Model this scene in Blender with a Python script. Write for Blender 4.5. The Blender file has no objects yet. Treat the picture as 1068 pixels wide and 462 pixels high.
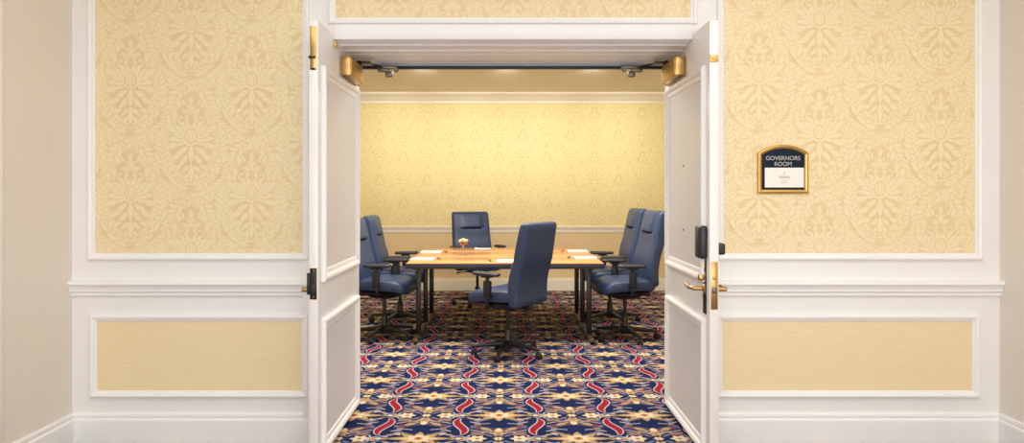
import bpy, bmesh, math, random
from mathutils import Vector, Matrix, Euler
random.seed(7)
PI = math.pi
SC = bpy.context.scene
COL = SC.collection

# ------------------------------------------------------------------ helpers
def lin(c):
    return tuple(((v/255)/12.92 if v/255 <= .04045 else ((v/255+.055)/1.055)**2.4) for v in c)

def mat(name, rgb, rough=.5, metal=0.0, noise=0.0, nscale=20.0, bump=0.0, bscale=200.0,
        spec=.5, trans=0.0, stretch=None, rgb2=None, coat=0.0, sheen=0.0):
    m = bpy.data.materials.new(name); m.use_nodes = True
    nt = m.node_tree; b = nt.nodes['Principled BSDF']
    c = lin(rgb) + (1,)
    b.inputs['Base Color'].default_value = c
    b.inputs['Roughness'].default_value = rough
    b.inputs['Metallic'].default_value = metal
    b.inputs['Specular IOR Level'].default_value = spec
    b.inputs['Transmission Weight'].default_value = trans
    b.inputs['Coat Weight'].default_value = coat
    b.inputs['Sheen Weight'].default_value = sheen
    tc = nt.nodes.new('ShaderNodeTexCoord')
    mp = nt.nodes.new('ShaderNodeMapping')
    nt.links.new(tc.outputs['Object'], mp.inputs['Vector'])
    if stretch: mp.inputs['Scale'].default_value = stretch
    if noise > 0 or rgb2:
        n = nt.nodes.new('ShaderNodeTexNoise'); n.inputs['Scale'].default_value = nscale
        n.inputs['Detail'].default_value = 5
        nt.links.new(mp.outputs['Vector'], n.inputs['Vector'])
        r = nt.nodes.new('ShaderNodeValToRGB')
        c2 = lin(rgb2) if rgb2 else tuple(v*(1-noise) for v in c[:3])
        r.color_ramp.elements[0].position = .3; r.color_ramp.elements[1].position = .7
        r.color_ramp.elements[0].color = tuple(c2)+(1,)
        r.color_ramp.elements[1].color = c
        nt.links.new(n.outputs['Fac'], r.inputs['Fac'])
        nt.links.new(r.outputs['Color'], b.inputs['Base Color'])
    if bump > 0:
        n2 = nt.nodes.new('ShaderNodeTexNoise'); n2.inputs['Scale'].default_value = bscale
        nt.links.new(mp.outputs['Vector'], n2.inputs['Vector'])
        bp = nt.nodes.new('ShaderNodeBump'); bp.inputs['Strength'].default_value = bump
        bp.inputs['Distance'].default_value = .004
        nt.links.new(n2.outputs['Fac'], bp.inputs['Height'])
        nt.links.new(bp.outputs['Normal'], b.inputs['Normal'])
    return m

class MB:
    """collects shapes of one mesh; mi is the material slot of what is added"""
    def __init__(s): s.v = []; s.f = []; s.m = []; s.sm = []
    def add(s, vs, fs, mi=0, smooth=False):
        o = len(s.v); s.v += [tuple(v) for v in vs]
        for f in fs:
            s.f.append([i+o for i in f]); s.m.append(mi); s.sm.append(smooth)
        return s
    def bm(s, bm, mi=0, smooth=False):
        bm.verts.ensure_lookup_table(); bm.verts.index_update()
        s.add([v.co[:] for v in bm.verts], [[v.index for v in f.verts] for f in bm.faces], mi, smooth)
        bm.free(); return s
    def box(s, x0, x1, y0, y1, z0, z1, mi=0, bevel=0.0, seg=2, M=None):
        bm = bmesh.new(); bmesh.ops.create_cube(bm, size=1)
        for v in bm.verts:
            v.co = Vector(((x0+x1)/2+v.co.x*(x1-x0), (y0+y1)/2+v.co.y*(y1-y0), (z0+z1)/2+v.co.z*(z1-z0)))
        if bevel: bmesh.ops.bevel(bm, geom=bm.edges[:], offset=bevel, segments=seg, affect='EDGES', profile=.5)
        if M is not None: bm.transform(M)
        return s.bm(bm, mi, bool(bevel))
    def loft(s, rings, mi=0, smooth=True, cap=True, close=True):
        n = len(rings[0]); vs = [p for r in rings for p in r]; fs = []
        for k in range(len(rings)-1):
            for i in range(n if close else n-1):
                j = (i+1) % n
                fs.append([k*n+i, k*n+j, (k+1)*n+j, (k+1)*n+i])
        s.add(vs, fs, mi, smooth)
        if cap and close:
            s.add(rings[0], [list(range(n))[::-1]], mi, False); s.add(rings[-1], [list(range(n))], mi, False)
        return s
    def tube(s, pts, r, n=10, mi=0, rads=None):
        pts = [Vector(p) for p in pts]; rings = []
        up = Vector((0,0,1)); a = None
        for i, p in enumerate(pts):
            t = (pts[min(i+1,len(pts)-1)] - pts[max(i-1,0)]).normalized()
            if a is None:
                a = t.cross(up)
                if a.length < 1e-3: a = t.cross(Vector((1,0,0)))
            else: a = a - t*a.dot(t)
            a.normalize(); b = t.cross(a)
            rr = rads[i] if rads else r
            rings.append([p + (a*math.cos(2*PI*k/n)+b*math.sin(2*PI*k/n))*rr for k in range(n)])
        return s.loft(rings, mi)
    def lathe(s, prof, n=24, mi=0, c=(0,0,0), M=None):
        rings = []
        for r, z in prof:
            ring = [Vector((c[0]+max(r,1e-4)*math.cos(2*PI*k/n), c[1]+max(r,1e-4)*math.sin(2*PI*k/n), c[2]+z)) for k in range(n)]
            rings.append([M @ p for p in ring] if M is not None else ring)
        return s.loft(rings, mi)
    def prism(s, poly, axis, a0, a1, mi=0, smooth=False):
        """2D polygon extruded along axis; poly coords are the other two axes in order"""
        def P(p, a):
            return {'x': (a, p[0], p[1]), 'y': (p[0], a, p[1]), 'z': (p[0], p[1], a)}[axis]
        return s.loft([[P(p, a0) for p in poly], [P(p, a1) for p in poly]], mi, smooth)
    def rectframe(s, u0, u1, w0, w1, prof, place, mi=0):
        """mitred frame moulding round a rectangle; prof = (outward offset, height) list; place(u,w,h)->xyz"""
        rings = []
        for o, h in prof:
            rings.append([place(u0-o,w0-o,h), place(u1+o,w0-o,h), place(u1+o,w1+o,h), place(u0-o,w1+o,h)])
        return s.loft(rings, mi, False, cap=False)
    def build(s, name, mats, parent=None, loc=None, rot=None, fixn=True, angle=None):
        me = bpy.data.meshes.new(name); me.from_pydata(s.v, [], s.f)
        if not isinstance(mats, (list, tuple)): mats = [mats]
        for m in mats: me.materials.append(m)
        me.polygons.foreach_set('material_index', s.m)
        me.polygons.foreach_set('use_smooth', s.sm)
        me.update()
        if fixn:
            bm = bmesh.new(); bm.from_mesh(me)
            bmesh.ops.remove_doubles(bm, verts=bm.verts, dist=1e-6)
            bmesh.ops.recalc_face_normals(bm, faces=bm.faces); bm.to_mesh(me); bm.free()
        if any(s.sm):
            try: me.set_sharp_from_angle(angle=angle or math.radians(42))
            except Exception: pass
        o = bpy.data.objects.new(name, me); COL.objects.link(o)
        if parent: o.parent = parent
        if loc: o.location = loc
        if rot: o.rotation_euler = rot
        return o

def thing(name, label, cat, loc=(0,0,0), rz=0, group=None):
    o = bpy.data.objects.new(name, None); COL.objects.link(o)
    o.empty_display_size = .1
    o.location = loc; o.rotation_euler = (0,0,rz)
    return tag(o, label, cat, group)
def tag(o, label, cat, group=None):
    o['label'] = label; o['category'] = cat
    if group: o['group'] = group
    return o
def struct(o):
    o['kind'] = 'structure'; return o
def copy_tree(o, parent=None):
    c = o.copy(); COL.objects.link(c)
    if parent: c.parent = parent
    for ch in list(o.children): copy_tree(ch, c)
    return c

# ------------------------------------------------------------------ materials
M = {}
M['white']   = mat('painted_wall_white', (238,236,233), .45, noise=.02, nscale=6)
M['trim']    = mat('trim_gloss_white', (242,241,239), .3)
M['sidewall']= mat('painted_side_wall', (232,224,212), .55, noise=.02, nscale=4)
M['door']    = mat('door_paint', (236,234,231), .3)
M['doorpan'] = mat('door_panel_paint', (216,214,212), .35)
M['paper']   = mat('wallpaper_ground', (236,213,163), .6, noise=.05, nscale=30, bump=.05)
M['motif']   = mat('wallpaper_motif', (241,225,182), .5, noise=.03, nscale=60)
M['cloth']   = mat('grasscloth', (241,223,184), .75, rgb2=(234,212,164), nscale=16, stretch=(.6,1,16), bump=.15, bscale=60)
M['rpaper']  = mat('room_wallpaper_ground', (230,212,148), .6, noise=.04, nscale=30)
M['rmotif']  = mat('room_wallpaper_motif', (238,224,166), .5)
M['rcloth']  = mat('room_wall_fabric', (234,208,160), .75, noise=.04, nscale=60, bump=.1)
M['rtrim']   = mat('room_trim_paint', (240,232,212), .35)
M['rceil']   = mat('room_ceiling_paint', (246,241,228), .7)
M['ceil']    = mat('hall_ceiling_paint', (244,242,238), .8)
M['navy']  = mat('carpet_navy', (23,38,84), .95, rgb2=(17,28,64), nscale=160, bump=.4, bscale=500, spec=.1)
M['beige'] = mat('carpet_beige', (184,152,108), .95, noise=.25, nscale=120, spec=.1)
M['cream'] = mat('carpet_cream', (222,202,160), .95, noise=.2, nscale=120, spec=.1)
M['peach'] = mat('carpet_peach', (152,112,92), .95, noise=.2, nscale=120, spec=.1)
M['red']   = mat('carpet_red', (164,30,42), .95, noise=.2, nscale=120, spec=.1)
M['pale']  = mat('carpet_pale', (182,174,174), .95, noise=.2, nscale=120, spec=.1)
M['grey']  = mat('carpet_grey_blue', (108,110,134), .95, noise=.2, nscale=120, spec=.1)
M['maroon']= mat('carpet_maroon', (104,42,64), .95, noise=.2, nscale=120, spec=.1)
M['leather'] = mat('navy_leather', (44,61,92), .42, noise=.12, nscale=8, bump=.12, bscale=90, spec=.5)
M['black'] = mat('black_plastic', (26,26,28), .45)
M['pad']   = mat('arm_pad_black', (38,38,40), .5)
M['chrome']= mat('dark_metal', (58,56,54), .35, metal=.8)
M['wood']  = mat('table_wood_laminate', (214,152,88), .22, rgb2=(186,118,62), nscale=5, stretch=(1.2,14,14), spec=.5)
M['edge']  = mat('table_edge_dark', (42,44,54), .4)
M['leg']   = mat('table_leg_dark', (26,20,18), .35)
M['foot']  = mat('table_foot_bar', (96,74,56), .35, metal=.3)
M['brass'] = mat('polished_brass', (194,156,98), .3, metal=1.0, noise=.1, nscale=30)
M['brass2']= mat('satin_brass', (206,166,96), .38, metal=.9)
M['bronze']= mat('bronze_and_dark_brass', (70,54,34), .35, metal=.8)
M['steel'] = mat('aged_steel', (120,112,100), .4, metal=.9)
M['gasket']= mat('grey_blue_gasket', (150,162,178), .5)
M['dark']  = mat('shadow_strip_and_strike_dark', (30,32,38), .5)  # painted shadow line under the door head, also the strike's dark parts
M['lock']  = mat('lock_case_black', (34,36,38), .4)
M['signnavy'] = mat('sign_navy', (18,32,54), .6, spec=.2)
M['signtext'] = mat('sign_lettering', (196,190,176), .4)
M['paperw'] = mat('white_paper', (246,242,234), .7, noise=.02)
M['ink']    = mat('grey_print', (172,168,168), .7)
M['penred'] = mat('pen_red_brown', (150,70,40), .4)
M['pendark']= mat('pen_dark', (40,36,40), .4)
M['glass']  = mat('clear_glass', (250,250,250), .03, trans=1.0)
M['fill']   = mat('brown_dessert', (168,84,40), .5, noise=.3, nscale=90)
M['garnish']= mat('pale_yellow_garnish', (240,220,150), .5, noise=.1, nscale=60)
M['screw']  = mat('screw_grey', (110,98,86), .5, metal=.5)

# ------------------------------------------------------------------ camera  (origin at lens x/y, +Y into the room)
H = 1.35; F = 764.0
cd = bpy.data.cameras.new('camera'); cam = bpy.data.objects.new('camera', cd); COL.objects.link(cam)
cam.location = (0,0,H); cam.rotation_euler = (PI/2,0,0)
cd.sensor_width = 36; cd.lens = 36*F/1068
cd.shift_x = 6/1068; cd.shift_y = -31/1068
cd.clip_start = .05
SC.camera = cam

# hall / room dimensions
XL, XR = -2.34, 2.66          # hall side walls
YW = 3.95                     # hall face of the door wall
YR = 4.65                     # room face of the door wall
YB = 10.0                     # back wall of the room
OL, OR, OT = -.985, 1.062, 2.216   # door opening
RL, RR, RZ = -3.3, 3.3, 2.70
HZ = 3.0

# ------------------------------------------------------------------ flat ornament tools
def clip(poly, x0, x1, y0, y1):
    for ax, lim, sg in ((0,x0,1),(0,x1,-1),(1,y0,1),(1,y1,-1)):
        out = []
        n = len(poly)
        for i in range(n):
            a, b = poly[i], poly[(i+1)%n]
            da, db = (a[ax]-lim)*sg, (b[ax]-lim)*sg
            if da >= 0: out.append(a)
            if (da > 0 and db < 0) or (da < 0 and db > 0):
                t = da/(da-db); out.append((a[0]+(b[0]-a[0])*t, a[1]+(b[1]-a[1])*t))
        poly = out
        if len(poly) < 3: return None
    return poly

class Orn:
    """list of (polygon, material, layer) in a plane"""
    def __init__(s, outline=None): s.p = []; s.outline = outline
    def leaf(s, x, y, ang, L, W, mi, lay, tip=.0, belly=.45):
        if s.outline is not None and mi != s.outline:
            s.leaf(x-.003*math.cos(ang), y-.003*math.sin(ang), ang, L+.008, W+.011, s.outline, lay)
        prof = [(0,.12),(.15,.62),(belly,1),(.72,.72),(.9,.3),(1,.0)]
        a, b = math.cos(ang), math.sin(ang)
        pts = [(x+a*t*L-b*w*W/2, y+b*t*L+a*w*W/2) for t, w in prof]
        pts += [(x+a*t*L+b*w*W/2, y+b*t*L-a*w*W/2) for t, w in prof[-2::-1]]
        s.p.append((pts, mi, lay))
    def disc(s, x, y, r, mi, lay, n=10, ry=None):
        s.p.append(([(x+r*math.cos(2*PI*k/n), y+(ry or r)*math.sin(2*PI*k/n)) for k in range(n)], mi, lay))
    def stroke(s, pts, w, mi, lay):
        ws = w if isinstance(w, (list, tuple)) else [w]*len(pts)
        L, R = [], []
        for i, p in enumerate(pts):
            a, b = pts[max(i-1,0)], pts[min(i+1,len(pts)-1)]
            dx, dy = b[0]-a[0], b[1]-a[1]; d = math.hypot(dx,dy) or 1
            nx, ny = -dy/d*ws[i]/2, dx/d*ws[i]/2
            L.append((p[0]+nx,p[1]+ny)); R.append((p[0]-nx,p[1]-ny))
        for i in range(len(pts)-1):
            s.p.append(([L[i],L[i+1],R[i+1],R[i]], mi, lay))
    def ring(s, x, y, r, w, mi, lay, a0=0, a1=2*PI, n=12, ry=None):
        s.stroke([(x+r*math.cos(a0+(a1-a0)*k/n), y+(ry or r)*math.sin(a0+(a1-a0)*k/n)) for k in range(n+1)], w, mi, lay)
    def mirrored(s):
        o = Orn(s.outline); o.p = s.p + [([(-x,y) for x,y in p][::-1], m, l) for p,m,l in s.p]
        return o

def path(pts, n):
    """Catmull-Rom through pts"""
    out = []; P = [pts[0]] + list(pts) + [pts[-1]]
    for i in range(1, len(P)-2):
        for k in range(n):
            t = k/n; a,b,c,d = P[i-1],P[i],P[i+1],P[i+2]
            out.append(tuple(.5*((2*b[q])+(-a[q]+c[q])*t+(2*a[q]-5*b[q]+4*c[q]-d[q])*t*t+(-a[q]+3*b[q]-3*c[q]+d[q])*t**3) for q in (0,1)))
    out.append(tuple(pts[-1])); return out

# ---- damask motif, repeat .652 x .611, half drop
DW, DH = .652, .611
def damask():
    h = Orn(outline=0)
    def garland(pts, n, L, W, ang, li=0):
        pp = path(pts, n)
        h.stroke(pp, .010, 1, li)
        m = len(pp)
        for i in range(1, m):
            dx, dy = pp[i][0]-pp[i-1][0], pp[i][1]-pp[i-1][1]; a = math.atan2(dy,dx)
            k = .65+.35*math.sin(PI*i/m)
            h.leaf(pp[i][0], pp[i][1], a+ang, L*k, W*k, 1, li+1)
            h.leaf(pp[i][0], pp[i][1], a-ang, L*k, W*k, 1, li+1)
    garland([(.012,.255),(.062,.232),(.10,.165),(.125,.09),(.18,.03),(.25,-.012),(.322,-.035)], 3, .074, .031, .66)
    garland([(.0,-.262),(.06,-.232),(.115,-.165),(.15,-.085),(.15,-.01),(.125,.03)], 3, .064, .027, .75, 0)
    # palmette
    for a, L in ((-.35,.10),(.0,.115),(.35,.12),(.7,.11),(1.05,.10),(1.35,.09)):
        h.leaf(.012*math.cos(a), -.015+.01*math.sin(a), a, L, .034, 1, 2)
    h.ring(.052,.085,.017,.010, 1, 2, -2.4, 2.2, 9)
    h.leaf(.03,.075,1.9,.05,.02,1,2); h.leaf(.02,.105,.9,.045,.018,1,2)
    h.leaf(.0,.13,1.05,.05,.022,1,2); h.leaf(.0,.12,.4,.055,.022,1,2)
    h.leaf(.02,-.06,-.6,.08,.03,1,2); h.leaf(.015,-.10,-.9,.075,.028,1,2)
    h.leaf(.012,-.16,-.75,.055,.022,1,2); h.leaf(.01,-.20,-.9,.05,.02,1,2)
    h.ring(.105,-.225,.014,.008,1,2,-1,3.2,8)
    h.leaf(.05,.30,-.5,.06,.024,1,2); h.leaf(.03,.29,.3,.06,.022,1,2)
    h.leaf(.075,.02,.55,.075,.036,1,2); h.leaf(.07,-.045,-.25,.075,.034,1,2); h.leaf(.055,-.10,-.45,.075,.032,1,2); h.leaf(.085,.10,1.0,.06,.03,1,2); h.leaf(.035,.165,.9,.055,.026,1,2)
    h.leaf(.05,-.16,-.35,.06,.028,1,2)
    for x, z, a, L in ((.02,-.285,.35,.075),(.075,-.262,.75,.075),(.12,-.215,1.0,.07),(.165,-.15,1.1,.065),(.06,.15,1.25,.06),(.085,.085,1.5,.065),(.065,.20,1.9,.045),(.115,.06,1.35,.06),(.09,-.15,-1.0,.06),(.22,.06,.2,.06),(.24,.03,1.0,.05)):
        h.leaf(x, z, a, L, .028, 1, 2)
    h.leaf(.20,.115,-.9,.05,.02,1,2); h.leaf(.20,.115,.9,.05,.02,1,2)
    o = h.mirrored()
    o.leaf(0,.12,PI/2,.075,.03,1,2); o.leaf(0,-.05,-PI/2,.10,.034,1,2); o.leaf(0,-.15,-PI/2,.10,.03,1,2)
    o.leaf(0,.215,-PI/2,.05,.026,1,2)
    o.disc(0,0,.047,1,3,12,.055); o.ring(0,0,.031,.010,0,4,0,2*PI,12,.038); o.leaf(0,-.022,PI/2,.044,.024,1,5)
    return o
DAMASK_P = sorted(damask().p, key=lambda t: t[2])      # stable: layer order, then drawing order
def damask_panel(name, x0, x1, z0, z1, y, ax, az, mats, parent):
    """wallpaper panel facing -Y; (ax,az) = centre of one motif"""
    mb = MB(); mb.box(x0, x1, y, y+.004, z0, z1, 0)
    i0, i1 = math.floor((x0-ax)/(DW/2))-2, math.ceil((x1-ax)/(DW/2))+2
    for i in range(i0, i1+1):
        cx = ax+i*DW/2; off = 0 if i % 2 == 0 else DH/2
        for j in range(math.floor((z0-az)/DH)-2, math.ceil((z1-az)/DH)+3):
            cz = az+off+j*DH
            if cx < x0-.45 or cx > x1+.45 or cz < z0-.45 or cz > z1+.45: continue
            for n, (p, mi, lay) in enumerate(DAMASK_P):
                q = clip([(cx+u, cz+w) for u, w in p], x0, x1, z0, z1)
                if q: mb.add([(u, y-.0002-.000004*n-.000002*(i%2), w) for u, w in q], [list(range(len(q)))], mi)
    return mb.build(name, mats, parent, fixn=False)

# ---- carpet
DU, DV, CX0, CY0 = .438, .416, -.700, 4.21
CM = ['navy','beige','cream','peach','red','pale','grey','maroon']
NV,BE,CR,PE,RE,PA,GR,MA = range(8)
def carpet_tile(i, j):
    """ornament of column i, row j with (0,0) on the S at the column/row crossing"""
    o = Orn(); s = 1 if (i+j) % 2 == 0 else -1
    T = [k/6-1 for k in range(13)]
    # red S
    cl = [(s*(.012*t+.020*math.sin(PI*t)), .155*t) for t in T]
    o.stroke(cl, [.012+.052*max(0,1-t*t)**.8 for t in T], PA, 6)
    o.stroke(cl, [.002+.043*max(0,1-t*t)**.8 for t in T], RE, 7)
    o.stroke(cl[3:10], .006, MA, 8)
    # grey scrolls hugging the S
    for q in (1,-1):
        o.stroke(path([(q*s*.02,-q*.17),(q*s*.085,-q*.13),(q*s*.095,-q*.05),(q*s*.06,q*.02)],4), .017, GR, 3)
        o.stroke(path([(-q*s*.01,-q*.175),(-q*s*.06,-q*.19),(-q*s*.10,-q*.17)],4), .013, PA, 3)
        o.leaf(q*s*.07,-q*.12,(-q*.25 if q*s>0 else PI+q*.25),.105,.05,BE,4)
        o.leaf(q*s*.06,q*.10,(q*.5 if q*s>0 else PI-q*.5),.10,.045,PE,4)
        o.leaf(-q*s*.05,-q*.15,(PI-.3 if q*s>0 else .3),.09,.034,GR,4)
    # leaf cross halfway to the next row on the column
    for q in (1,-1):
        o.leaf(0,DV/2,0 if q>0 else PI,.085,.036,BE,4); o.leaf(0,DV/2,q*PI/2,.06,.03,GR,4)
    o.disc(0,DV/2,.016,CR,5,8)
    # bands along the row, bulging away from the big flower
    fl_above = ((i+j) % 2 == 1); sg = -1 if fl_above else 1
    S = [k/14 for k in range(15)]
    def band(dy, amp): return [(.055+(DU-.11)*t, dy+sg*amp*(math.sin(PI*t)**1.6)) for t in S]
    o.stroke(band(0,.060), .050, GR, 0)
    o.stroke(band(0,.060), .038, MA, 1)
    o.stroke(band(.0,.060), .006, PE, 2)
    o.stroke([(.06+(DU-.12)*t, sg*(.058+.055*math.sin(PI*t))) for t in S], .011, PA, 2)
    for q in (0,1):
        x = DU*(.26 if q==0 else .74)
        o.leaf(x, sg*.02, PI/2*sg+(.9 if q else -.9)*sg, .085,.04,BE,4)
        o.leaf(x, -sg*.02, -PI/2*sg+(.7 if q else -.7)*sg, .06,.03,PE,4)
    o.leaf(DU/2, sg*.03, sg*PI/2, .075, .045, CR, 4)
    # the middle of the cell above the row
    cx, cy = DU/2, DV/2
    if fl_above:
        for k in range(16):
            a = 2*PI*k/16+PI/16
            o.leaf(cx, cy, a, .085+.03*abs(math.cos(a)), .03, PE if k%2 else GR, 3)
        for k in range(8):
            a = 2*PI*k/8; L = .178 if k%4 == 0 else (.112 if k%2 == 0 else .125)
            if k%2: a += .18*(1 if k in (3,7) else -1)
            o.leaf(cx, cy, a, L+.012, .066, NV, 5); o.leaf(cx, cy, a, L, .054, BE, 6)
            o.leaf(cx, cy, a, L*.62, .026, CR, 7)
        for k in range(8):
            a = 2*PI*(k+.5)/8; o.leaf(cx, cy, a, .058, .026, CR, 8)
        for q in (1,-1):
            for w in (1,-1):
                o.leaf(cx+q*.10, cy+w*.115, (.35*w if q>0 else PI-.35*w), .07, .030, GR, 4)
                o.leaf(cx+q*.145, cy+w*.075, (-.5*w if q>0 else PI+.5*w), .05, .022, BE, 4)
                o.stroke(path([(cx+q*.05,cy+w*.15),(cx+q*.11,cy+w*.16),(cx+q*.17,cy+w*.12)],3), .010, PA, 4)
        o.disc(cx, cy, .026, BE, 9, 10); o.disc(cx, cy, .014, RE, 10, 8)
        for q in (1,-1):
            o.leaf(cx+q*.17, cy+.03, .3 if q>0 else PI-.3, .045, .02, PA, 4)
            o.leaf(cx+q*.10, cy+.065, .5 if q>0 else PI-.5, .06, .026, PA, 4)
            o.leaf(cx+q*.10, cy-.065, -.5 if q>0 else PI+.5, .06, .026, PA, 4)
    else:
        def floret(x, y, r, c):
            for k in range(6):
                o.leaf(x, y, 2*PI*k/6, r, r*.62, c, 5)
            o.disc(x, y, r*.25, PE, 6, 6)
        floret(cx-.115, cy, .055, CR); floret(cx+.115, cy, .055, CR)
        floret(cx, cy+.085, .05, BE); floret(cx, cy-.085, .05, BE); floret(cx, cy, .032, CR)
        for q in (1,-1):
            for w in (1,-1):
                o.leaf(cx+q*.03, cy+w*.03, (PI/4*w if q>0 else PI-PI/4*w), .075, .026, GR, 4)
                o.stroke(path([(cx+q*.03,cy+w*.13),(cx+q*.09,cy+w*.10),(cx+q*.15,cy+w*.07),(cx+q*.17,cy+w*.03)],3), .012, PA, 3)
                o.leaf(cx+q*.05, cy+w*.115, (.2*w if q>0 else PI-.2*w), .06, .026, PE, 4)
    return o
TILES = {(a,b): sorted(carpet_tile(a,b).p, key=lambda t: t[2]) for a in (0,1) for b in (0,1)}
mb = MB()
FX0, FX1, FY0, FY1 = RL, RR, -1.6, YB
mb.add([(FX0,FY0,0),(FX1,FY0,0),(FX1,FY1,0),(FX0,FY1,0)], [[0,1,2,3]], 0)
PY0 = FY0
for i in range(math.floor((FX0-CX0)/DU)-1, math.ceil((FX1-CX0)/DU)+1):
    for j in range(math.floor((PY0-CY0)/DV)-1, math.ceil((FY1-CY0)/DV)+1):
        for n, (p, mi, lay) in enumerate(TILES[(i%2, j%2)]):
            q = [(CX0+i*DU+u, CY0+j*DV+w) for u, w in p]
            xs = [a for a,_ in q]; ys = [b for _,b in q]
            if min(xs) < FX0 or max(xs) > FX1 or min(ys) < PY0 or max(ys) > FY1: continue
            mb.add([(u, w, .0003+.00022*lay+.0000012*n+.0000005*(i%2+2*(j%2))) for u, w in q], [list(range(len(q)))], mi)
floor = struct(mb.build('floor', [M[k] for k in CM], fixn=False))

# ------------------------------------------------------------------ hall shell
def shell_box(name, m, *b): 
    return struct(MB().box(*b).build(name, m))
wf = MB()
wf.box(RL, OL, YW, YR, 0, HZ); wf.box(OR, RR, YW, YR, 0, HZ); wf.box(OL, OR, YW, YR, OT, HZ)
wall_front = struct(wf.build('wall_front', M['white']))
shell_box('wall_left', M['sidewall'], XL-.15, XL, 3.39, YW, 0, HZ)
shell_box('wall_right', M['sidewall'], XR, XR+.15, -1.6, YW, 0, HZ)
shell_box('wall_passage', M['sidewall'], -4.2, -4.05, -1.6, 3.39, 0, HZ)
shell_box('wall_passage_end', M['white'], -4.05, XL-.15, 3.39, 3.54, 0, HZ)
shell_box('wall_behind', M['white'], -4.2, XR+.15, -1.75, -1.6, 0, HZ)
hc = MB(); hc.box(-4.2, XR+.15, -1.75, YW+.02, HZ, HZ+.1)
struct(hc.build('ceiling', M['ceil']))
# passage floor piece beyond the main carpet
shell_box('floor_passage', M['navy'], -4.2, RL, -1.6, 3.5, -.02, 0)
# white corner casing on the outer end of the left wall
struct(MB().box(XL-.15, XL+.012, 3.345, 3.39, 0, HZ, bevel=.004).build('trim_6', M['trim']))

# ---- panels, mouldings on the hall wall
MP = [(-.001,.0),(.0,.006),(.004,.010),(.010,.010),(.014,.018),(.026,.022),(.032,.020),(.036,.012),(.036,0)]
def panel_frame(name, x0, x1, z0, z1, parent, m):
    mb = MB(); mb.rectframe(x0, x1, z0, z1, MP, lambda u,w,h: (u, YW-h, w))
    return mb.build(name, m, parent)
PT = 2.78
DMX, DMZ = (200-528)/193.3, 1.35+(200-142)/193.3      # left wall motif anchor
damask_panel('wallpaper_panel', -2.214, -1.097, 1.019, PT, YW-.004, DMX, DMZ, [M['paper'],M['motif']], wall_front)
panel_frame('panel_molding', -2.214, -1.097, 1.019, PT, wall_front, M['trim'])
damask_panel('wallpaper_panel', 1.170, 2.525, 1.019, PT, YW-.004, (917-528)/193.3, 1.35+(200-79)/193.3, [M['paper'],M['motif']], wall_front)
panel_frame('panel_molding', 1.170, 2.525, 1.019, PT, wall_front, M['trim'])
damask_panel('wallpaper_panel', -.921, .993, 2.289, PT, YW-.004, .036, 2.52, [M['paper'],M['motif']], wall_front)
panel_frame('panel_molding', -.921, .993, 2.289, PT, wall_front, M['trim'])
for x0, x1 in ((-2.204,-1.102),(1.164,2.509)):
    MB().box(x0, x1, YW-.004, YW, .279, .652).build('grasscloth_panel', M['cloth'], wall_front)
    panel_frame('panel_molding', x0, x1, .279, .652, wall_front, M['trim'])

RAIL = [(0,.872),(.036,.872),(.044,.866),(.046,.856),(.040,.846),(.030,.840),(.030,.834),(.026,.826),(.026,.816),(.020,.810),(.016,.806),(.016,.796),(.012,.788),(0,.784)]
BASE = [(0,.160),(.008,.160),(.013,.152),(.014,.140),(.011,.132),(.018,.126),(.020,.120),(.020,0),(0,0)]
def run_x(prof, x0, x1, y, mb=None):   # along x on a wall facing -Y
    mb = mb or MB(); mb.prism([(y-p, z) for p, z in prof], 'x', x0, x1); return mb
def run_y(prof, y0, y1, x, sg, mb=None):   # along y on a side wall; sg = direction it projects
    mb = mb or MB(); mb.prism([(x+sg*p, z) for p, z in prof], 'y', y0, y1); return mb
struct(run_x(RAIL, XL, OL-.06, YW).build('trim_1', M['trim']))
struct(run_x(RAIL, OR+.03, XR, YW).build('trim_2', M['trim']))
struct(run_x(BASE, XL, OL-.06, YW).build('baseboard_front_left', M['trim']))
struct(run_x(BASE, OR+.03, XR, YW).build('baseboard_front_right', M['trim']))
struct(run_y(BASE, 3.39, YW, XL, 1).build('baseboard_left', M['trim']))
struct(run_y(BASE, -1.6, YW, XR, -1).build('baseboard_right', M['trim']))

# ---- door frame: head linings, stop, gasket, painted shadow strip
fr = MB()
HEAD = [(3.946,OT+.05),(3.946,2.180),(3.952,2.172),(3.985,2.172),(3.992,2.166),(4.03,2.166),(4.036,2.172),(4.06,2.172),(4.066,2.160),(4.16,2.160),(4.166,2.156),
        (4.172,2.150),(4.26,2.150),(4.264,2.156),(4.276,2.156),(4.28,2.150),(4.42,2.150),(4.424,2.158),(4.440,2.158),(4.444,2.152),(4.60,2.152),(4.60,OT+.05)]
fr.prism(HEAD, 'x', -.929, 1.004)
fr.box(OL, OR, 3.956, 4.595, 2.1995, OT+.02)
fr.box(OL, OR, 4.595, 4.67, 2.150, OT+.004, bevel=.003)      # stop across the head
fr.box(OL-.01, -.938, 4.595, 4.67, 0, OT, bevel=.003)        # stops down the jambs
fr.box(1.012, OR+.01, 4.595, 4.67, 0, OT, bevel=.003)
for x0, x1 in ((OL-.11, OL-.002), (OR+.002, OR+.062)):
    fr.box(x0, x1, YW-.014, YW+.01, 0, OT+.002, bevel=.003)
trim_frame = struct(fr.build('trim_3', M['trim']))
MB().box(-.93, 1.005, 4.586, 4.597, 2.138, 2.164, bevel=.002).build('gasket_strip', M['gasket'], trim_frame)
MB().box(-.93, 1.005, 4.606, 4.640, 2.124, 2.151, bevel=.002).build('head_shadow_strip', M['dark'], trim_frame)  # dark strip painted in for the shadow line under the head
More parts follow.
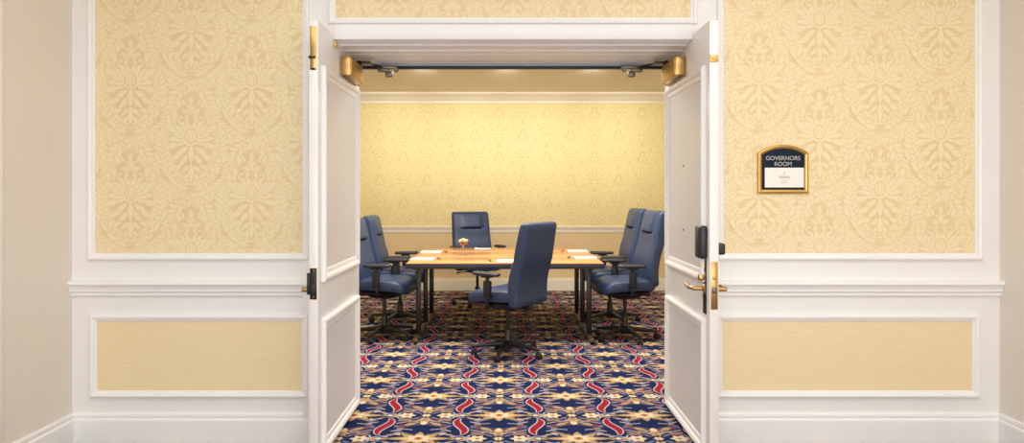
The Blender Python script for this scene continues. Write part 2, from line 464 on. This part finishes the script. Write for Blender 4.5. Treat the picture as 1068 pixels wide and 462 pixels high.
for x, s in ((-.735,1),(.785,-1)):
    b = MB()
    b.box(x-.07, x+.05, 4.560, 4.600, 2.118, 2.136, bevel=.004)
    b.box(x-.030*s-.035, x-.030*s+.035, 4.555, 4.598, 2.098, 2.120, bevel=.005)
    b.box(x+.004*s-.022, x+.004*s+.022, 4.552, 4.594, 2.066, 2.100, bevel=.006)
    b.lathe([(0,-.008),(.014,-.008),(.016,0),(.014,.008),(0,.008)], 14, 0, M=Matrix.Translation((x+.05*s,4.565,2.110))@Matrix.Rotation(PI/2,4,'X'))
    b.build('arm_bracket', M['steel'], trim_frame)

# ------------------------------------------------------------------ doors, swung open into the hall
HY = 4.58; DL = .96; DT = .045; DZ0, DZ1 = .010, 2.198
def door(name, X, s):
    """s=+1: left leaf (visible face looks +x), s=-1: right leaf. X = visible face"""
    def bx(mb, a0, a1, y0, y1, z0, z1, **k):
        xs = sorted((X+s*a0, X+s*a1)); return mb.box(xs[0], xs[1], y0, y1, z0, z1, **k)
    leaf = MB(); bx(leaf, -DT, 0, HY-DL, HY, DZ0, DZ1, bevel=.0025)
    root = struct(leaf.build(name, M['door']))
    PROF = [(-.062,.0),(-.058,.007),(-.050,.009),(-.034,.010),(-.030,.017),(-.018,.023),(-.006,.022),(0,.014),(0,-.001)]
    for z0, z1 in ((.896,1.985),(.034,.708)):
        y0, y1 = HY-.893, HY-.022
        for sd in (0, 1):
            mb = MB()
            if sd == 0: pl = lambda u,w,h: (X+s*h, u, w)
            else:       pl = lambda u,w,h: (X-s*(DT+h), u, w)
            mb.rectframe(y0, y1, z0, z1, PROF, pl)
            mb.build('panel_molding', M['trim'], root)
        mb = MB(); bx(mb, -.001, .0025, y0+.058, y1-.058, z0+.058, z1-.058)
        mb.build('door_panel', M['doorpan'], root)
    # hinges on the knuckle side
    for z in (.25, 1.1, 1.95):
        h = MB(); h.tube([(X-s*(DT+.004), HY+.006, z-.05),(X-s*(DT+.004), HY+.006, z+.05)], .007, 10)
        h.build('hinge', M['brass2'], root)
    # closer: brass box high on the face near the hinge, arm to the head
    c = MB(); bx(c, .001, .060, 4.095, 4.450, 2.004, 2.108, bevel=.004)
    cl = c.build('door_closer', M['brass'], root)
    c = MB(); bx(c, .058, .063, 4.110, 4.436, 2.012, 2.100, bevel=.002); c.build('closer_cover_edge', M['brass2'], cl)
    a = MB()
    bxx = -.735 if s > 0 else .785
    a.lathe([(0,0),(.016,0),(.016,.022),(.010,.028),(0,.028)], 14, c=(X+s*.045, 4.40, 2.109))
    a.build('closer_spindle', M['bronze'], cl)
    a = MB()
    a.tube([(X+s*.045,4.40,2.128),(X+s*.10,4.48,2.132),(bxx-s*.04,4.560,2.127)], .007, 8)
    a.box(min(X+s*.03,X+s*.115), max(X+s*.03,X+s*.115), 4.38, 4.47, 2.122, 2.132, bevel=.002)
    a.build('closer_arm', M['bronze'], root)
    c = MB(); bx(c, .0, .030, 4.478, 4.545, 2.004, 2.100, bevel=.004); c.build('closer_bracket', M['brass2'], root)
    return root, bx

dl, bx = door('door_1', -.93, 1)
ye = HY-DL
# left leaf edge: flush bolt, black strike, catch
mb = MB(); bx(mb, -.040, -.006, ye-.002, ye+.004, 1.952, 2.168, bevel=.001); fb = mb.build('flush_bolt', M['brass'], dl)
mb = MB(); bx(mb, -.046, -.012, ye-.006, ye-.001, 2.008, 2.022, bevel=.002); mb.build('bolt_lever', M['bronze'], fb)
mb = MB(); bx(mb, -.034, -.012, ye-.003, ye, 1.952, 1.962); mb.build('bolt_screw', M['bronze'], fb)
mb = MB(); bx(mb, -.040, -.006, ye-.003, ye+.003, .818, .972, bevel=.001); st = mb.build('strike_plate', M['bronze'], dl)
mb = MB(); bx(mb, -.036, -.012, ye-.005, ye-.002, .902, .946, bevel=.001); bx(mb, -.036, -.012, ye-.005, ye-.002, .842, .894, bevel=.001); mb.build('strike_opening', M['dark'], st)
mb = MB(); bx(mb, -.054, -.038, ye-.008, ye+.02, .842, .948, bevel=.002); mb.build('strike_lip', M['dark'], st)
for z in (.830,.960):
    mb = MB(); bx(mb, -.027, -.019, ye-.0055, ye-.002, z-.004, z+.004, bevel=.001); mb.build('strike_screw', M['steel'], st)
mb = MB(); bx(mb, -.001, .012, 3.955, 3.985, 2.132, 2.166, bevel=.003); mb.build('door_catch', M['brass2'], dl)

def lever(X, s, y, z, root, long=.12, proj=.058, up=.0):
    """lever handle on the face at X projecting in direction s, pointing to the hinge"""
    r = MB(); r.lathe([(.0,0),(.026,0),(.026,.006),(.018,.012),(.011,.016),(.011,proj),(0,proj)], 18,
                      M=Matrix.Translation((X,y,z))@Matrix.Rotation(s*PI/2,4,'Y'))
    r.tube(path3([(X+s*proj*.9,y-.006,z),(X+s*(proj+.004),y+.02,z+.002),(X+s*(proj+.004),y+.075,z-.003),(X+s*(proj-.002),y+long-.02,z+.004),(X+s*(proj-.006),y+long,z+.006+up)],5),
           .008, 10, rads=[.0105,.0105,.0105,.0105,.0105,.0105,.0105,.010,.010,.010,.0095,.009,.009,.009,.009,.009,.008,.007,.006,.005,.004])
    return r.build('lever_handle', M['brass'], root)
def path3(pts, n):
    out = []; P = [Vector(p) for p in pts]; P = [P[0]]+P+[P[-1]]
    for i in range(1, len(P)-2):
        for k in range(n):
            t = k/n; a,b,c,d = P[i-1],P[i],P[i+1],P[i+2]
            out.append(.5*((2*b)+(c-a)*t+(2*a-5*b+4*c-d)*t*t+(3*b-a-3*c+d)*t**3))
    out.append(P[-1]); return out
lever(-.93-DT, -1, ye+.075, .855, dl, long=.11, proj=.05)

dr, bx = door('door_2', 1.005, -1)
# mortise lock in the edge, black electronic case, escutcheon, levers, thumb turn
mb = MB(); bx(mb, -.040, -.006, ye-.002, ye+.004, .768, 1.004, bevel=.001); ep = mb.build('lock_edge_plate', M['brass'], dr)
mb = MB(); bx(mb, -.034, -.012, ye-.012, ye, .848, .878, bevel=.003); mb.build('latch_bolt', M['steel'], ep)
mb = MB(); bx(mb, -.034, -.014, ye-.004, ye, .915, .945, bevel=.001); mb.build('auxiliary_bolt', M['brass2'], ep)
mb = MB(); bx(mb, -.042, .0, ye-.006, ye+.002, 1.992, 2.026, bevel=.003)
mb.lathe([(0,0),(.009,0),(.009,.008),(0,.008)], 12, M=Matrix.Translation((1.005+.022, ye-.006, 2.009))@Matrix.Rotation(PI/2,4,'X'))
mb.build('edge_roller_catch', M['brass2'], dr)
mb = MB(); bx(mb, 0, .040, ye+.030, ye+.140, 1.014, 1.180, bevel=.014, seg=4); lc = mb.build('lock_case', M['lock'], dr)
mb = MB(); bx(mb, .039, .0415, ye+.050, ye+.120, 1.034, 1.160, bevel=.001); mb.build('case_cover', M['lock'], lc)
mb = MB(); bx(mb, -DT-.044, -DT, ye+.030, ye+.120, 1.035, 1.092, bevel=.010, seg=4); mb.build('card_reader', M['lock'], dr)
mb = MB(); bx(mb, 0, .006, ye+.052, ye+.105, .735, 1.012, bevel=.003); es = mb.build('escutcheon', M['bronze'], dr)  # brass plate toned dark bronze, its dark reflection put into the colour
mb = MB(); bx(mb, .006, .034, ye+.065, ye+.100, .902, .934, bevel=.005); mb.build('thumb_turn', M['brass'], dr)
mb = MB(); bx(mb, .005, .011, ye+.066, ye+.096, .945, 1.006, bevel=.003); mb.build('escutcheon_plate', M['brass'], dr)
lever(1.005, -1, ye+.080, .862, dr, long=.17, proj=.062, up=-.002)
lever(1.005+DT, 1, ye+.075, .858, dr, long=.11, proj=.058)
for z in (1.496, 1.135):
    mb = MB(); mb.lathe([(0,0),(.005,0),(.005,.004),(0,.006)], 10, M=Matrix.Translation((1.0025,4.14,z))@Matrix.Rotation(-PI/2,4,'Y'))
    mb.build('screw', M['screw'], dr)

# ------------------------------------------------------------------ the meeting room
bw = MB(); bw.box(RL, RR, YB, YB+.12, 0, RZ+.1)
wall_back = struct(bw.build('wall_back', M['rcloth']))
damask_panel('wallpaper_panel', RL, RR, .86, 2.56, YB-.004, -1.403, 2.275, [M['rpaper'],M['rmotif']], wall_back)
shell_box('wall_room_left', M['rpaper'], RL-.12, RL, YR-.7, YB, 0, RZ)
shell_box('wall_room_right', M['rpaper'], RR, RR+.12, YR-.7, YB, 0, RZ)
shell_box('ceiling_room', M['rceil'], RL, RR, YR, YB, RZ, RZ+.1)
RRAIL = [(0,.884),(.028,.884),(.036,.876),(.036,.862),(.026,.852),(.022,.838),(.016,.826),(.016,.802),(.010,.790),(0,.786)]
struct(run_x(RRAIL, RL, RR, YB).build('trim_4', M['rtrim']))
RBASE = [(0,.170),(.010,.170),(.015,.160),(.015,.146),(.020,.138),(.020,0),(0,0)]
struct(run_x(RBASE, RL, RR, YB).build('baseboard_back', M['rtrim']))
CROWN = [(0,2.553),(.012,2.553),(.018,2.562),(.018,2.585),(.028,2.592),(.040,2.610),(.062,2.640),(.088,2.664),(.100,2.680),(.100,2.700),(0,2.700)]
struct(run_x(CROWN, RL, RR, YB).build('trim_5', M['rtrim']))

# ------------------------------------------------------------------ seminar tables (three, pushed together)
TX0, TX1, TZ, TY = -.884, .861, .724, 6.42
TD = .588
def make_table():
    t = thing('seminar_table', '', 'table')
    L = (TX1-TX0)/2
    mb = MB(); mb.box(-L, L, -TD/2, TD/2, .672, TZ-.006, bevel=.004); mb.build('edge_band', M['edge'], t)
    mb = MB(); mb.box(-L+.004, L-.004, -TD/2+.003, TD/2-.003, TZ-.008, TZ, bevel=.002); mb.build('tabletop', M['wood'], t)
    for x in (-.792, .770):
        mb = MB(); mb.box(x-.023, x+.023, -.023, .023, .048, .674, bevel=.006)
        mb.box(x-.03, x+.03, -.20, .20, .655, .674, bevel=.004)
        mb.build('leg', M['leg'], t)
        fb = MB(); fb.box(x-.024, x+.024, -TD/2+.03, TD/2-.006, .018, .050, bevel=.008); f = fb.build('foot_bar', M['foot'], t)
        for y in (-TD/2+.055, TD/2-.035):
            g = MB(); g.lathe([(0,0),(.016,0),(.018,.006),(.012,.012),(.008,.02)], 14, c=(x,y,0)); g.build('glide', M['black'], f)
    return t
tab0 = make_table()
XC = (TX0+TX1)/2
tabs = [(tab0,0),(copy_tree(tab0),1),(copy_tree(tab0),2)]
TL = ['long wood laminate seminar table with dark edge, nearest the open doors',
      'middle one of the three wood seminar tables pushed together',
      'wood laminate seminar table farthest from the doors, nearest the damask back wall']
for t, k in tabs:
    t.location = (XC, TY+TD/2+k*TD, 0); t['label'] = TL[k]; t['group'] = 'seminar tables pushed together'

# ------------------------------------------------------------------ chairs
def rr_ring(w, d, r, n=6):
    """rounded rectangle outline centred on 0: list of (x,y)"""
    r = min(r, w/2-.001, d/2-.001); out = []
    for cx, cy, a0 in ((w/2-r,d/2-r,0),(-w/2+r,d/2-r,PI/2),(-w/2+r,-d/2+r,PI),(w/2-r,-d/2+r,1.5*PI)):
        for k in range(n+1):
            a = a0+PI/2*k/n; out.append((cx+r*math.cos(a), cy+r*math.sin(a)))
    return out
def sstep(a, b, x):
    t = min(1,max(0,(x-a)/(b-a))); return t*t*(3-2*t)

def make_chair(label, back_lift, name='office_chair'):
    t = thing(name, label, 'chair', group='high-back office chairs round the tables')
    # seat cushion (faces +Y)
    rings = []
    for z, ins in ((.452,.05),(.456,.02),(.468,.004),(.49,0),(.515,.0),(.536,.006),(.550,.022),(.558,.05),(.561,.10)):
        ring = []
        for x, y in rr_ring(.50-2*ins, .50-2*ins, .09):
            zz = z - .035*sstep(.08,.26,y) + .010*sstep(.12,.25,abs(x))
            ring.append((x, y+.02, zz))
        rings.append(ring)
    MB().loft(rings).build('seat', M['leather'], t)
    mb = MB(); r2 = []
    for z, ins in ((.430,.09),(.436,.05),(.452,.03)):
        r2.append([(x, y+.02, z-.02*sstep(.08,.26,y)) for x, y in rr_ring(.50-2*ins, .50-2*ins, .08)])
    mb.loft(r2); mb.build('seat_pan', M['black'], t)
    # backrest
    zb, zt = .43+back_lift, 1.105+back_lift
    zs = [zb, zb+.006, zb+.02, zb+.05]
    zs += [zb+.05+(.455-.05)*k/10 for k in range(1,11)]
    zs += [zb+.465, zb+.475, zb+.482, zb+.488, zb+.495, zb+.51, zb+.535, zb+.56, zb+.59, zb+.62, zb+.645, zb+.660, zb+.670, zb+.675]
    rings = []
    for z in zs:
        f = (z-zb)/(zt-zb)
        w = .495-.035*f
        y0 = -.205 - .10*f**1.5 + .022*math.sin(PI*min(1,f/.55))     # centre line: lumbar forward, top leaning back
        th = .092+.020*math.sin(PI*f)
        e = min(z-zb, zt-z); k = 1.0
        if e < .035:
            k = math.sqrt(max(0.0, 1-((.035-e)/.035)**2))
        ww, tt = w-.05*(1-k), th*(.25+.75*k)
        ring = []
        for x, y in rr_ring(ww, tt, tt*.34, 8):
            yy = y0+y
            if y > 0:
                # head pad standing out above a fold
                q = sstep(.478,.486,z-zb)*(1-.65*sstep(.50,.66,z-zb))*(1-sstep(.10,.15,abs(x)))
                g = math.exp(-((z-zb-.479)/.008)**2)*(1-sstep(.10,.135,abs(x)))
                yy += .020*q - .020*g
                yy += -.012*(1-(x/(ww/2))**2)*math.sin(PI*min(1,f/.7))*.6   # slight hollow between the bolsters
            ring.append((x, yy, z))
        rings.append(ring)
    # denser ring sampling across the front helps the fold; done by rr_ring + flat spans below
    def densify(ring, n=8):
        out = []
        for i in range(len(ring)):
            a, b = ring[i], ring[(i+1)%len(ring)]
            out.append(a)
            if abs(a[0]-b[0]) > .08:
                for k in range(1,n): out.append(tuple(a[q]+(b[q]-a[q])*k/n for q in range(3)))
        return out
    nr = []
    for z, ring in zip(zs, rings):
        f = (z-zb)/(zt-zb); d = densify(ring, 14); ww = max(p[0] for p in d)*2
        out = []
        y0 = -.205 - .10*f**1.5 + .022*math.sin(PI*min(1,f/.55))
        for x, y, zz in d:
            if y > y0+.012 and abs(x) < ww/2-.03:
                q = sstep(.478,.488,z-zb)*(1-.7*sstep(.50,.66,z-zb))*(1-sstep(.10,.15,abs(x)))
                g = math.exp(-((z-zb-.478)/.008)**2)*(1-sstep(.10,.135,abs(x)))
                base = y0+ (max(p[1] for p in ring)-y0)*1.0
                y = y if abs(x) > .16 else (rings[zs.index(z)][0][1]*0 + y)
                y += .022*q - .022*g
            out.append((x, y, zz))
        nr.append(out)
    MB().loft(nr).build('backrest', M['leather'], t)
    # spine bar from the mechanism up behind the backrest
    mb = MB()
    mb.tube(path3([(0,-.10,.415),(0,-.17,.405),(0,-.212,.425),(0,-.212,.50),(0,-.208,.54+back_lift)],5), .018, 8)
    mb.box(-.026,.026,-.235,-.195,.385,.440+back_lift,bevel=.008)
    mb.build('back_bar', M['black'], t)
    # arms
    for s in (-1,1):
        a = MB()
        a.tube(path3([(s*.16,.02,.436),(s*.235,.02,.432),(s*.272,.02,.452),(s*.277,.015,.53),(s*.280,.01,.672)],5), .016, 8)
        a.box(s*.280-.017, s*.280+.017, -.022, .044, .50, .640, bevel=.008)
        a.box(s*.280-.025, s*.280+.025, -.03, .06, .665, .680, bevel=.004)
        ar = a.build('armrest', M['black'], t)
        p = MB(); rg = []
        for z, ins in ((.678,.012),(.684,.002),(.694,0),(.702,.004),(.707,.014)):
            rg.append([(s*.280+x, y+.022, z+.006*sstep(.05,.13,y)) for x, y in rr_ring(.088-2*ins, .255-2*ins, .036)])
        p.loft(rg).build('arm_pad', M['pad'], ar)
    # mechanism, lever, column
    m = MB(); m.loft([[(x,y+.0,z) for x,y in rr_ring(w,d,.03)] for z,w,d in ((.372,.10,.14),(.385,.17,.24),(.415,.22,.30),(.434,.24,.32))])
    m.build('tilt_mechanism', M['black'], t)
    m = MB(); m.tube([(.08,.05,.402),(.20,.06,.405),(.255,.06,.400)], .006, 8); m.tube([(.235,.06,.401),(.275,.06,.398)], .010, 8)
    m.build('height_lever', M['black'], t)
    m = MB(); m.lathe([(0,.05),(.030,.05),(.030,.21),(.026,.215),(.017,.217),(.017,.38),(0,.38)], 18); m.build('gas_column', M['chrome'], t)
    # star base
    b = MB(); b.lathe([(0,.062),(.040,.062),(.052,.075),(.052,.108),(.040,.120),(.030,.124),(0,.124)], 20)
    sb = b.build('star_base', M['black'], t)
    for k in range(5):
        a = 2*PI*k/5+PI/2+PI; R = Matrix.Rotation(a,4,'Z')
        l = MB(); rg = []
        for x, z, w, h in ((.035,.094,.026,.022),(.12,.090,.024,.020),(.22,.080,.020,.015),(.285,.074,.017,.011),(.300,.072,.010,.007)):
            rg.append([R@Vector((x,u,z+v)) for u,v in rr_ring(2*w,2*h,h*.8,3)])
        l.loft(rg); l.build('leg', M['black'], sb)
        c = MB(); Rc = R@Matrix.Translation((.285,0,0))
        tw = Matrix.Rotation(.7+k*1.3,4,'Z')
        for yy in (-.014,.014):
            c.lathe([(0,-.010),(.020,-.010),(.0265,-.006),(.0265,.006),(.020,.010),(0,.010)], 16,
                    M=Rc@tw@Matrix.Translation((.012,yy,.0268))@Matrix.Rotation(PI/2,4,'X'))
        c.tube([Rc@Vector((0,0,.030)), Rc@Vector((0,0,.074))], .008, 8)
        c.box(-.014,.028,-.006,.006,.022,.056,bevel=.004,M=Rc@tw)
        c.build('caster', M['black'], sb)
    return t
def place(t, x, y, rz, star=0, label=None):
    t.location = (x,y,0); t.rotation_euler = (0,0,math.radians(rz))
    if star:
        for c in t.children:
            if c.name.startswith('star_base'): c.rotation_euler = (0,0,math.radians(star))
    if label: t['label'] = label
    return t
low = make_chair('navy leather office chair nearest the doors, its back turned to the camera', 0.0)
place(low, .015, 6.07, 56)
place(copy_tree(low), -1.125, 6.76, -98, 8, label='navy high-back office chair on the left side, nearer the doors')
place(copy_tree(low), -1.10, 7.59, -91, 1, label='navy high-back office chair on the left side, farther from the doors')
place(copy_tree(low), -.345, 8.75, 200, label='navy office chair facing the camera behind the tables, by the back wall')
hi = make_chair('navy office chair with raised back on the right side, nearer the doors', .072)
place(hi, 1.088, 6.72, 98, -8)
place(copy_tree(hi), 1.075, 7.60, 95, -5, label='navy office chair with raised back on the right side, farther from the doors')

# ------------------------------------------------------------------ on the tables: pads, pens, glass
def make_pad():
    t = thing('notepad', '', 'notepad', group='white notepads on the tables')
    mb = MB(); mb.box(-.085,.085,-.11,.11,.0005,.009,bevel=.0012,seg=1); mb.build('paper_block', M['paperw'], t)
    mb = MB(); mb.box(-.0855,.0855,.098,.1105,.0004,.0096,bevel=.001,seg=1); mb.build('binding', M['pale'], t)
    return t
def make_pen(m):
    t = thing('pen', '', 'pen', group='pens beside the notepads')
    mb = MB(); mb.tube([(0,-.070,.0055),(0,-.060,.0055),(0,.035,.0055)], .0045, 8, rads=[.0012,.0045,.0050]); mb.build('barrel', m, t)
    mb = MB(); mb.tube([(0,.034,.0055),(0,.068,.0055),(0,.071,.0055)], .005, 8, rads=[.0054,.0054,.003])
    mb.box(-.0015,.0015,.03,.068,.0098,.0118); mb.build('cap', M['pendark'], t)
    return t
pad0 = make_pad(); pr0 = make_pen(M['penred']); pd0 = make_pen(M['pendark'])
where = [(-.768,6.78,-90,'','l',-.622,6.80),
         (-.770,7.59,-90,'','l',-.622,7.60),
         (-.26,7.99,180,'far edge before the back chair','d',-.25,8.03),
         (.0,6.585,0,'near edge before the closest chair','n',-.145,6.60),
         (.742,6.93,90,'','r',.592,6.95),
         (.742,7.70,90,'','r',.592,7.70)]
PADL = ['white notepad at the left table edge, nearer the doors',
        'white notepad at the left table edge, farther from the doors',
        'white notepad on the far table edge before the chair by the back wall',
        'white notepad on the near table edge, partly behind the closest chair',
        'white notepad at the right table edge, nearer the doors',
        'white notepad at the right table edge, farther from the doors']
PENL = ['red-brown pen by the nearer left notepad','red-brown pen by the farther left notepad',
        'dark pen lying on the notepad before the chair by the back wall',
        'dark pen beside the notepad of the closest chair',
        'dark pen by the nearer right notepad','red-brown pen by the farther right notepad']
pens = [pr0, copy_tree(pr0), pd0, copy_tree(pd0), copy_tree(pd0), copy_tree(pr0)]
for k, (x,y,rz,_,kind,px,py) in enumerate(where):
    p = pad0 if k == 0 else copy_tree(pad0)
    p.location = (x,y,TZ); p.rotation_euler = (0,0,math.radians(rz)); p['label'] = PADL[k]
    q = pens[k]; q['label'] = PENL[k]
    q.location = (px,py,TZ+(.0095 if k == 2 else .0003)); q.rotation_euler = (0,0,math.radians({'l':20,'r':-15,'d':75,'n':10}[kind]))
g = thing('cocktail_glass', 'stemmed cocktail glass holding a brown dessert with pale garnish on the table', 'glass', (-.425,7.27,TZ+.0003))
mb = MB(); mb.lathe([(0,0),(.034,0),(.035,.002),(.012,.006),(.0045,.012),(.004,.07),(.006,.076),(.022,.096),(.044,.128),(.053,.150),(.0515,.150),(.042,.129),(.020,.099),(.002,.080)], 28)
mb.build('glass_bowl', M['glass'], g)
mb = MB(); mb.lathe([(0,.084),(.016,.0985),(.038,.128),(.034,.138),(.020,.146),(0,.149)], 20); mb.build('filling', M['fill'], g)
mb = MB()
for a, r, z in ((2.6,.030,.142),(.4,.030,.142),(1.6,.012,.152),(3.6,.034,.138),(5.2,.028,.140)):
    mb.lathe([(0,-.014),(.012,-.009),(.017,0),(.012,.009),(0,.013)], 10, c=(r*math.cos(a), r*math.sin(a), z))
mb.build('garnish', M['garnish'], g)

# ------------------------------------------------------------------ the room sign
def sx(px): return (px-528)/193.3
def sz(py): return H+(200-py)/193.3
sg = thing('room_sign', 'arched brass-framed navy GOVERNORS ROOM sign on the damask wall', 'sign', (0,0,0))
X0, X1 = sx(789), sx(842); Z0, Z1, ZS = sz(202), sz(151), sz(159.5)
xc = (X0+X1)/2
sg.location = (xc, YW-.004, (Z0+Z1)/2)
def arch(x0, x1, z0, zs, z1, n=18):
    hw = (x1-x0)/2; hgt = z1-zs; R = (hw*hw+hgt*hgt)/(2*hgt); c = (x0+x1)/2; a = math.asin(min(1,hw/R))
    return [(x0,z0),(x1,z0)] + [(c+R*math.sin(a-2*a*k/n), z1-R+R*math.cos(a-2*a*k/n)) for k in range(n+1)]
def loc_poly(p, y): return [(x-sg.location.x, y, z-sg.location.z) for x, z in p]
P = lambda i, y: loc_poly(arch(X0+i, X1-i, Z0+i, ZS-i*.5, Z1-i), y)
mb = MB(); mb.loft([P(0,-.0006), P(0,-.010), P(.003,-.016), P(.010,-.019), P(.020,-.015), P(.0235,-.009)], 0, False, cap=False)
mb.build('sign_frame', M['brass2'], sg)
mb = MB(); mb.loft([P(.016,-.0008), P(.016,-.010)], 0, False); mb.build('sign_plate', M['signnavy'], sg)
ix0, ix1, iz0, iz1 = sx(796.5), sx(837), sz(195.5), sz(175)
mb = MB(); mb.box(ix0-xc, ix1-xc, -.0118, -.0095, iz0-sg.location.z, iz1-sg.location.z); ins = mb.build('paper_insert', M['paperw'], sg)
ccx = (ix0+ix1)/2-xc; icz = (iz0+iz1)/2-sg.location.z
def squig(pts, w, m, mb): 
    o = Orn(); o.stroke(path(pts,4), w, 0, 0)
    for p,_,_ in o.p: mb.add([(ccx+u, -.0121, icz+z) for u, z in p], [[0,1,2,3]], 0)
mb = MB()
squig([(0,.034),(.003,.026),(-.003,.022),(0,.014)], .003, 0, mb)
squig([(-.028,-.004),(-.022,.010),(-.018,-.004),(-.012,.006),(-.008,-.004),(-.002,.007),(.002,-.004),(.007,.006),(.011,-.004),(.017,.010),(.021,-.010),(.028,.006)], .0030, 0, mb)
squig([(-.016,-.018),(0,-.0165),(.016,-.018)], .0022, 0, mb)
squig([(-.020,-.027),(0,-.0265),(.020,-.027)], .0020, 0, mb)
mb.build('printed_mark', M['ink'], ins, fixn=False)
def text(body, size, x, z, name, parent, m, ext=.0006):
    c = bpy.data.curves.new(name, 'FONT'); c.body = body; c.size = size; c.align_x = 'CENTER'; c.align_y = 'CENTER'; c.extrude = ext
    o = bpy.data.objects.new(name, c); COL.objects.link(o)
    dg = bpy.context.evaluated_depsgraph_get()
    me = bpy.data.meshes.new_from_object(o.evaluated_get(dg)); me.materials.clear(); me.materials.append(m)
    bpy.data.objects.remove(o)
    n = bpy.data.objects.new(name, me); COL.objects.link(n); n.parent = parent
    n.location = (x, -.0110, z); n.rotation_euler = (PI/2,0,0)
    return n
text('GOVERNORS', .0315, 0, sz(165.3)-sg.location.z, 'lettering', sg, M['signtext'])
text('ROOM', .0315, 0, sz(171.3)-sg.location.z, 'lettering', sg, M['signtext'])

# ------------------------------------------------------------------ light
def area(name, loc, size, sy, power, col, rot=(0,0,0)):
    l = bpy.data.lights.new(name, 'AREA'); l.shape = 'RECTANGLE'; l.size = size; l.size_y = sy
    l.energy = power; l.color = col
    o = bpy.data.objects.new(name, l); COL.objects.link(o); o.location = loc; o.rotation_euler = rot; return o
def spot(name, loc, target, power, col, ang, blend=.8, r=.05):
    l = bpy.data.lights.new(name, 'SPOT'); l.energy = power; l.color = col; l.spot_size = math.radians(ang); l.spot_blend = blend
    l.shadow_soft_size = r
    o = bpy.data.objects.new(name, l); COL.objects.link(o); o.location = loc
    o.rotation_euler = (Vector(target)-Vector(loc)).to_track_quat('-Z','Y').to_euler(); return o
COOL = (.97,.985,1.0); WARM = (1.0,.97,.88)
area('hall_ceiling_fill', (-1.1,1.7,HZ-.01), 1.6, 1.6, 18, COOL)  # added area lights under the hall ceiling, no fixtures in view
area('hall_ceiling_fill', (1.4,1.7,HZ-.01), 1.6, 1.6, 24, COOL)
area('hall_ceiling_fill', (.1,-.2,HZ-.01), 2.4, 1.2, 25, COOL)
area('hall_rear_fill', (.3,-1.55,1.15), 4.6, 1.9, 76, (.95,.98,1.0), (PI/2,0,0))  # unseen fill light added behind the camera to brighten the hall
wn = MB()  # made-up window frame set round the rear fill light
wn.rectframe(-2.0, 2.6, .2, 2.1, [(0,0),(0,.07),(.09,.07),(.09,0)], lambda u,w,h: (u, -1.6+h, w))
for x in (-.85,.30,1.45): wn.box(x-.03, x+.03, -1.6, -1.535, .2, 2.1)
struct(wn.build('fill_light_frame', M['trim']))
area('room_ambient_fill', (0,6.3,RZ-.01), 3.2, 1.6, 122, (1.0,.99,.97))  # unseen area light for the room's ambient level
for x in (-1.95,-.92,.0,.95,1.95):
    spot('room_downlight', (x,7.7,RZ-.02), (x,YB,2.10), 84, WARM, 60, 1.0)
w = bpy.data.worlds.new('world'); SC.world = w; w.use_nodes = True
w.node_tree.nodes['Background'].inputs['Color'].default_value = (.9,.95,1,1)
w.node_tree.nodes['Background'].inputs['Strength'].default_value = .3

vs = SC.view_settings
SC.display_settings.display_device = 'sRGB'
vs.view_transform = 'Standard'; vs.look = 'None'; vs.gamma = 1; vs.use_curve_mapping = False
vs.exposure = .34
SC.cycles.max_bounces = 12; SC.cycles.diffuse_bounces = 8; SC.cycles.use_denoising = True
